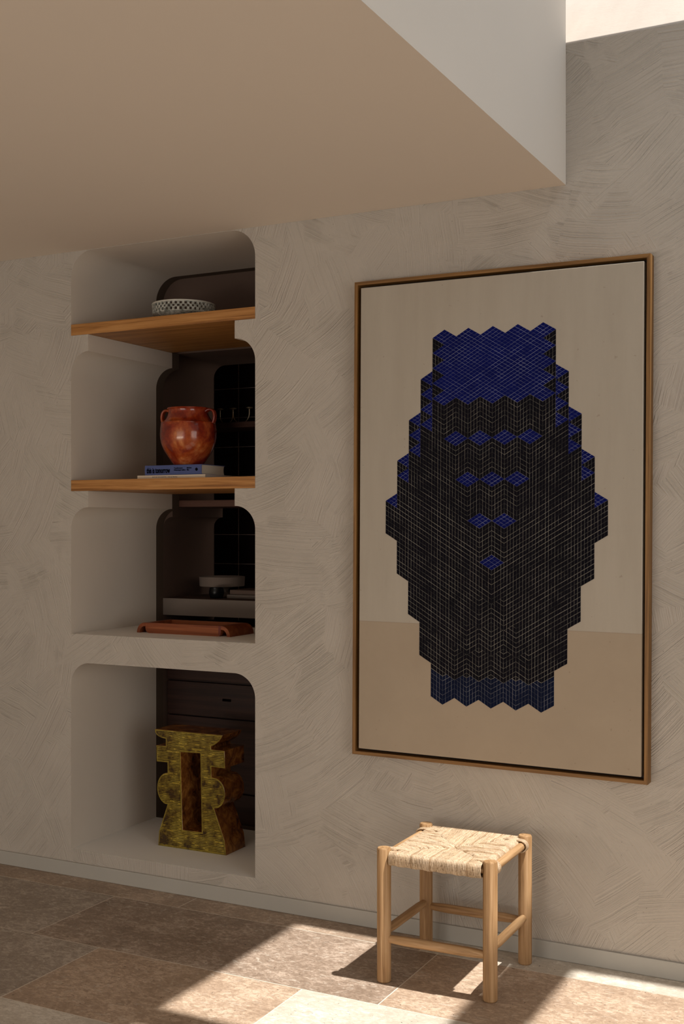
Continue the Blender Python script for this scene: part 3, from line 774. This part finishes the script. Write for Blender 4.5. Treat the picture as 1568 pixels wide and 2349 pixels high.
# ------------------------------------------------------------------ rush-seated stool
SO = Vector((-1.328, -.2445, 0))
stool = empty('rush_stool', SO, 'round-legged pale oak stool with woven rush seat standing in the sun patch', 'stool')
OAKS = [(.22, .115, .045), (.38, .225, .105), (.50, .32, .17)]
feet = [(-1.494, -.410), (-1.160, -.403), (-1.162, -.080), (-1.495, -.085)]
for k, (x, y) in enumerate(feet):
    bm = bmesh.new(); R = .0212
    lathe(bm, [(0, 0), (R-.003, 0), (R, .0035), (R, .398), (R-.0025, .402), (0, .402)], 40)
    fin('leg', bm, wood('stool_oak_leg_%d' % k, *OAKS, 'Z', 1.1, .5, 1.0, k*1.7), stool, 40, (x-SO.x, y-SO.y, 0))
def rod(name, p0, p1, r, ax, seed, bulge=0):
    bm = bmesh.new(); p0, p1 = Vector(p0)-SO, Vector(p1)-SO; n = 12
    pts = [p0.lerp(p1, i/n) for i in range(n+1)]
    rs = [r*(.80+.20*min(1, 6*min(i/n, 1-i/n))) if bulge else r for i in range(n+1)]
    tube(bm, pts, rs, 20)
    fin(name, bm, wood('stool_oak_%s_%s' % (name, seed), *OAKS, ax, 1.1, .5, 1.0, seed), stool, 50)
FL, FR, BR, BL = feet
zs1, zs2, zr = .130, .147, .3745
rod('stretcher', (FL[0]+.016, FL[1], zs1), (FR[0]-.016, FR[1], zs1), .0142, 'X', 2.2, 1)
rod('stretcher', (BL[0]+.016, BL[1], zs1+.004), (BR[0]-.016, BR[1], zs1+.004), .0142, 'X', 3.9, 1)
rod('stretcher', (FL[0], FL[1]+.016, zs2), (BL[0], BL[1]-.016, zs2), .0135, 'Y', 5.1, 1)
rod('stretcher', (FR[0], FR[1]+.016, zs2), (BR[0], BR[1]-.016, zs2), .0135, 'Y', 6.4, 1)
rod('seat_rail', (FL[0], FL[1]+.016, zr), (BL[0], BL[1]-.016, zr), .0125, 'Y', 7.7)
rod('seat_rail', (FR[0], FR[1]+.016, zr), (BR[0], BR[1]-.016, zr), .0125, 'Y', 8.2)
rod('seat_rail', (FL[0]+.016, FL[1], zr+.001), (FR[0]-.016, FR[1], zr+.001), .012, 'X', 9.3)
rod('seat_rail', (BL[0]+.016, BL[1], zr+.001), (BR[0]-.016, BR[1], zr+.001), .012, 'X', 1.3)
# woven rush: every strand its own cord within the one seat
m = NT('rush'); att = m.n('ShaderNodeVertexColor'); att.layer_name = 'cord'
p = m.obj(); n1 = m.noise(p, 230, 3, .65); n2 = m.noise(p, 40, 2, .5)
c = m.mix(1.0, att.outputs[0], m.ramp(n1, [(.30, (.50, .40, .30)), (.44, (.95, .93, .9)), (.65, (1.12, 1.12, 1.1))]), 'MULTIPLY')
c = m.mix(1.0, c, m.ramp(n2, [(.35, .86), (.65, 1.06)]), 'MULTIPLY')
m.base(c); m.rough(.62); m.bump(m.noise(p, 420, 2, .6), .5, .0008); M_RUSH = m.m
bm = bmesh.new(); lay = bm.loops.layers.float_color.new('cord')
def cord(pts, r, col):
    n0 = len(bm.faces); tube(bm, [Vector(q)-SO for q in pts], r, 7)
    bm.faces.ensure_lookup_table()
    for f_ in bm.faces[n0:]:
        for l in f_.loops: l[lay] = (*col, 1)
def rc_(s=0):
    b = random.random()
    c0 = (.46, .335, .215); c1 = (.60, .465, .33); k = b
    if random.random() < .08: return (.38, .26, .155)
    return tuple(c0[i]+(c1[i]-c0[i])*k for i in range(3))
x0, x1 = FL[0]+.0215, FR[0]-.0205
y0f, y1b = FL[1]-.0155, BL[1]+.0155
xc, yc = -1.3215, -.262
zt = .3925
nx = 58
def topz(x, y):
    return zt-.0015-.005*math.exp(-(((x-xc)/.06)**2+((y-yc)/.06)**2))
for front in (True, False):
    ye = y0f if front else y1b; sg = 1 if front else -1
    for i in range(nx):
        x = x0+(x1-x0)*(i+.5)/nx
        if x < xc: t = (x-x0)/(xc-x0)
        else: t = (x1-x)/(x1-xc)
        t = t**.85
        yd = ye+sg*.022+(yc-ye-sg*.022)*t
        jit = random.uniform(-.0009, .0009); zj = random.uniform(-.0004, .0008)
        pts = []
        zb = .3545+.001*math.sin(i*.7)
        pts += [(x, ye+sg*.030, zb), (x+jit*.3, ye+sg*.008, zb), (x, ye+sg*.001, zb+.004), (x+jit, ye-sg*.0012, zb+.014), (x-jit, ye-sg*.001, zt-.016), (x, ye+sg*.0005, zt-.006), (x, ye+sg*.006, zt-.0005)]
        L_ = abs(yd-(ye+sg*.006)); n = max(1, int(L_/.012))
        for k in range(1, n+2):
            yy = ye+sg*.006+(yd-ye-sg*.006)*k/(n+1)
            lean = (xc-x)*.10*(k/(n+1))**2*t
            pts.append((x+lean+jit*math.sin(k*1.3), yy, topz(x, yy)+zj+(.0012*math.sin(k*.9+i)) - (.004 if k == n+1 else 0)))
        cord(pts, (x1-x0)/nx*.56, rc_())
ys0, ys1 = y0f+.028, y1b-.028; ny = 34
for left in (True, False):
    xe = x0-.0055 if left else x1+.0072; sg = 1 if left else -1
    for i in range(ny):
        y = ys0+(ys1-ys0)*(i+.5)/ny
        if y < yc: t = (y-ys0)/(yc-ys0)
        else: t = (ys1-y)/(ys1-yc)
        xd = xe+sg*.012+(xc-xe-sg*.012)*(t**1.1)
        jit = random.uniform(-.001, .001); zj = random.uniform(0, .001)
        fan = (y-yc)*.10
        ex = -sg*.008*math.sin(PI*(i+.5)/ny)*.2
        pts = [(xe+sg*.03, y, .3560), (xe+sg*.006, y, .3565), (xe-sg*.001+ex, y, .362), (xe-sg*.002+ex, y+jit, .376), (xe+sg*.0005+ex, y, zt-.006), (xe+sg*.006, y, zt-.0008)]
        L_ = abs(xd-xe); n = max(1, int(L_/.012))
        for k in range(1, n+2):
            u_ = k/(n+1); xx = xe+sg*.006+(xd-xe-sg*.006)*u_
            pts.append((xx, y+jit*math.sin(k)-fan*u_*.5, topz(xx, y)+zj-.0012+.001*math.sin(k*1.1+i*2)-(.004 if k == n+1 else 0)))
        cord(pts, (ys1-ys0)/ny*.60, rc_())
# bundles that loop round the side rails at the four corners
for (lx, ly), sx, sy in ((FL, 1, 1), (FR, -1, 1), (BR, -1, -1), (BL, 1, -1)):
    for k in range(5):
        yy = ly+sy*(.0225+k*.0045)
        rr = .0165+.0008*math.sin(k*2)
        pts = []
        for a in range(-60, 241, 20):
            aa = math.radians(a)
            pts.append((lx-sx*rr*math.sin(aa)*1.0, yy+sy*.001*math.sin(a*.05), zr+rr*math.cos(aa)))
        tail = [(lx+sx*(.045+.03*u_), yy+sy*.004*u_*k*.4, zt+.001-.003*u_) for u_ in (1.0, .5, 0)]
        pts = tail+[(lx+sx*.026, yy, zt+.0005), (lx+sx*.012, yy, zr+rr*1.06)]+[q for q in pts if True][3:]+[(lx+sx*.03, yy, .3575)]
        cord(pts, .0028, rc_())
# dark stuffing core under the cords
n0 = len(bm.faces)
box(bm, x0+.010-SO.x, x1-.010-SO.x, y0f+.006-SO.y, y1b-.006-SO.y, .357, .3865)
bm.faces.ensure_lookup_table()
for f_ in bm.faces[n0:]:
    for l in f_.loops: l[lay] = (.22, .14, .07, 1)
fin('seat', bm, M_RUSH, stool, 60)
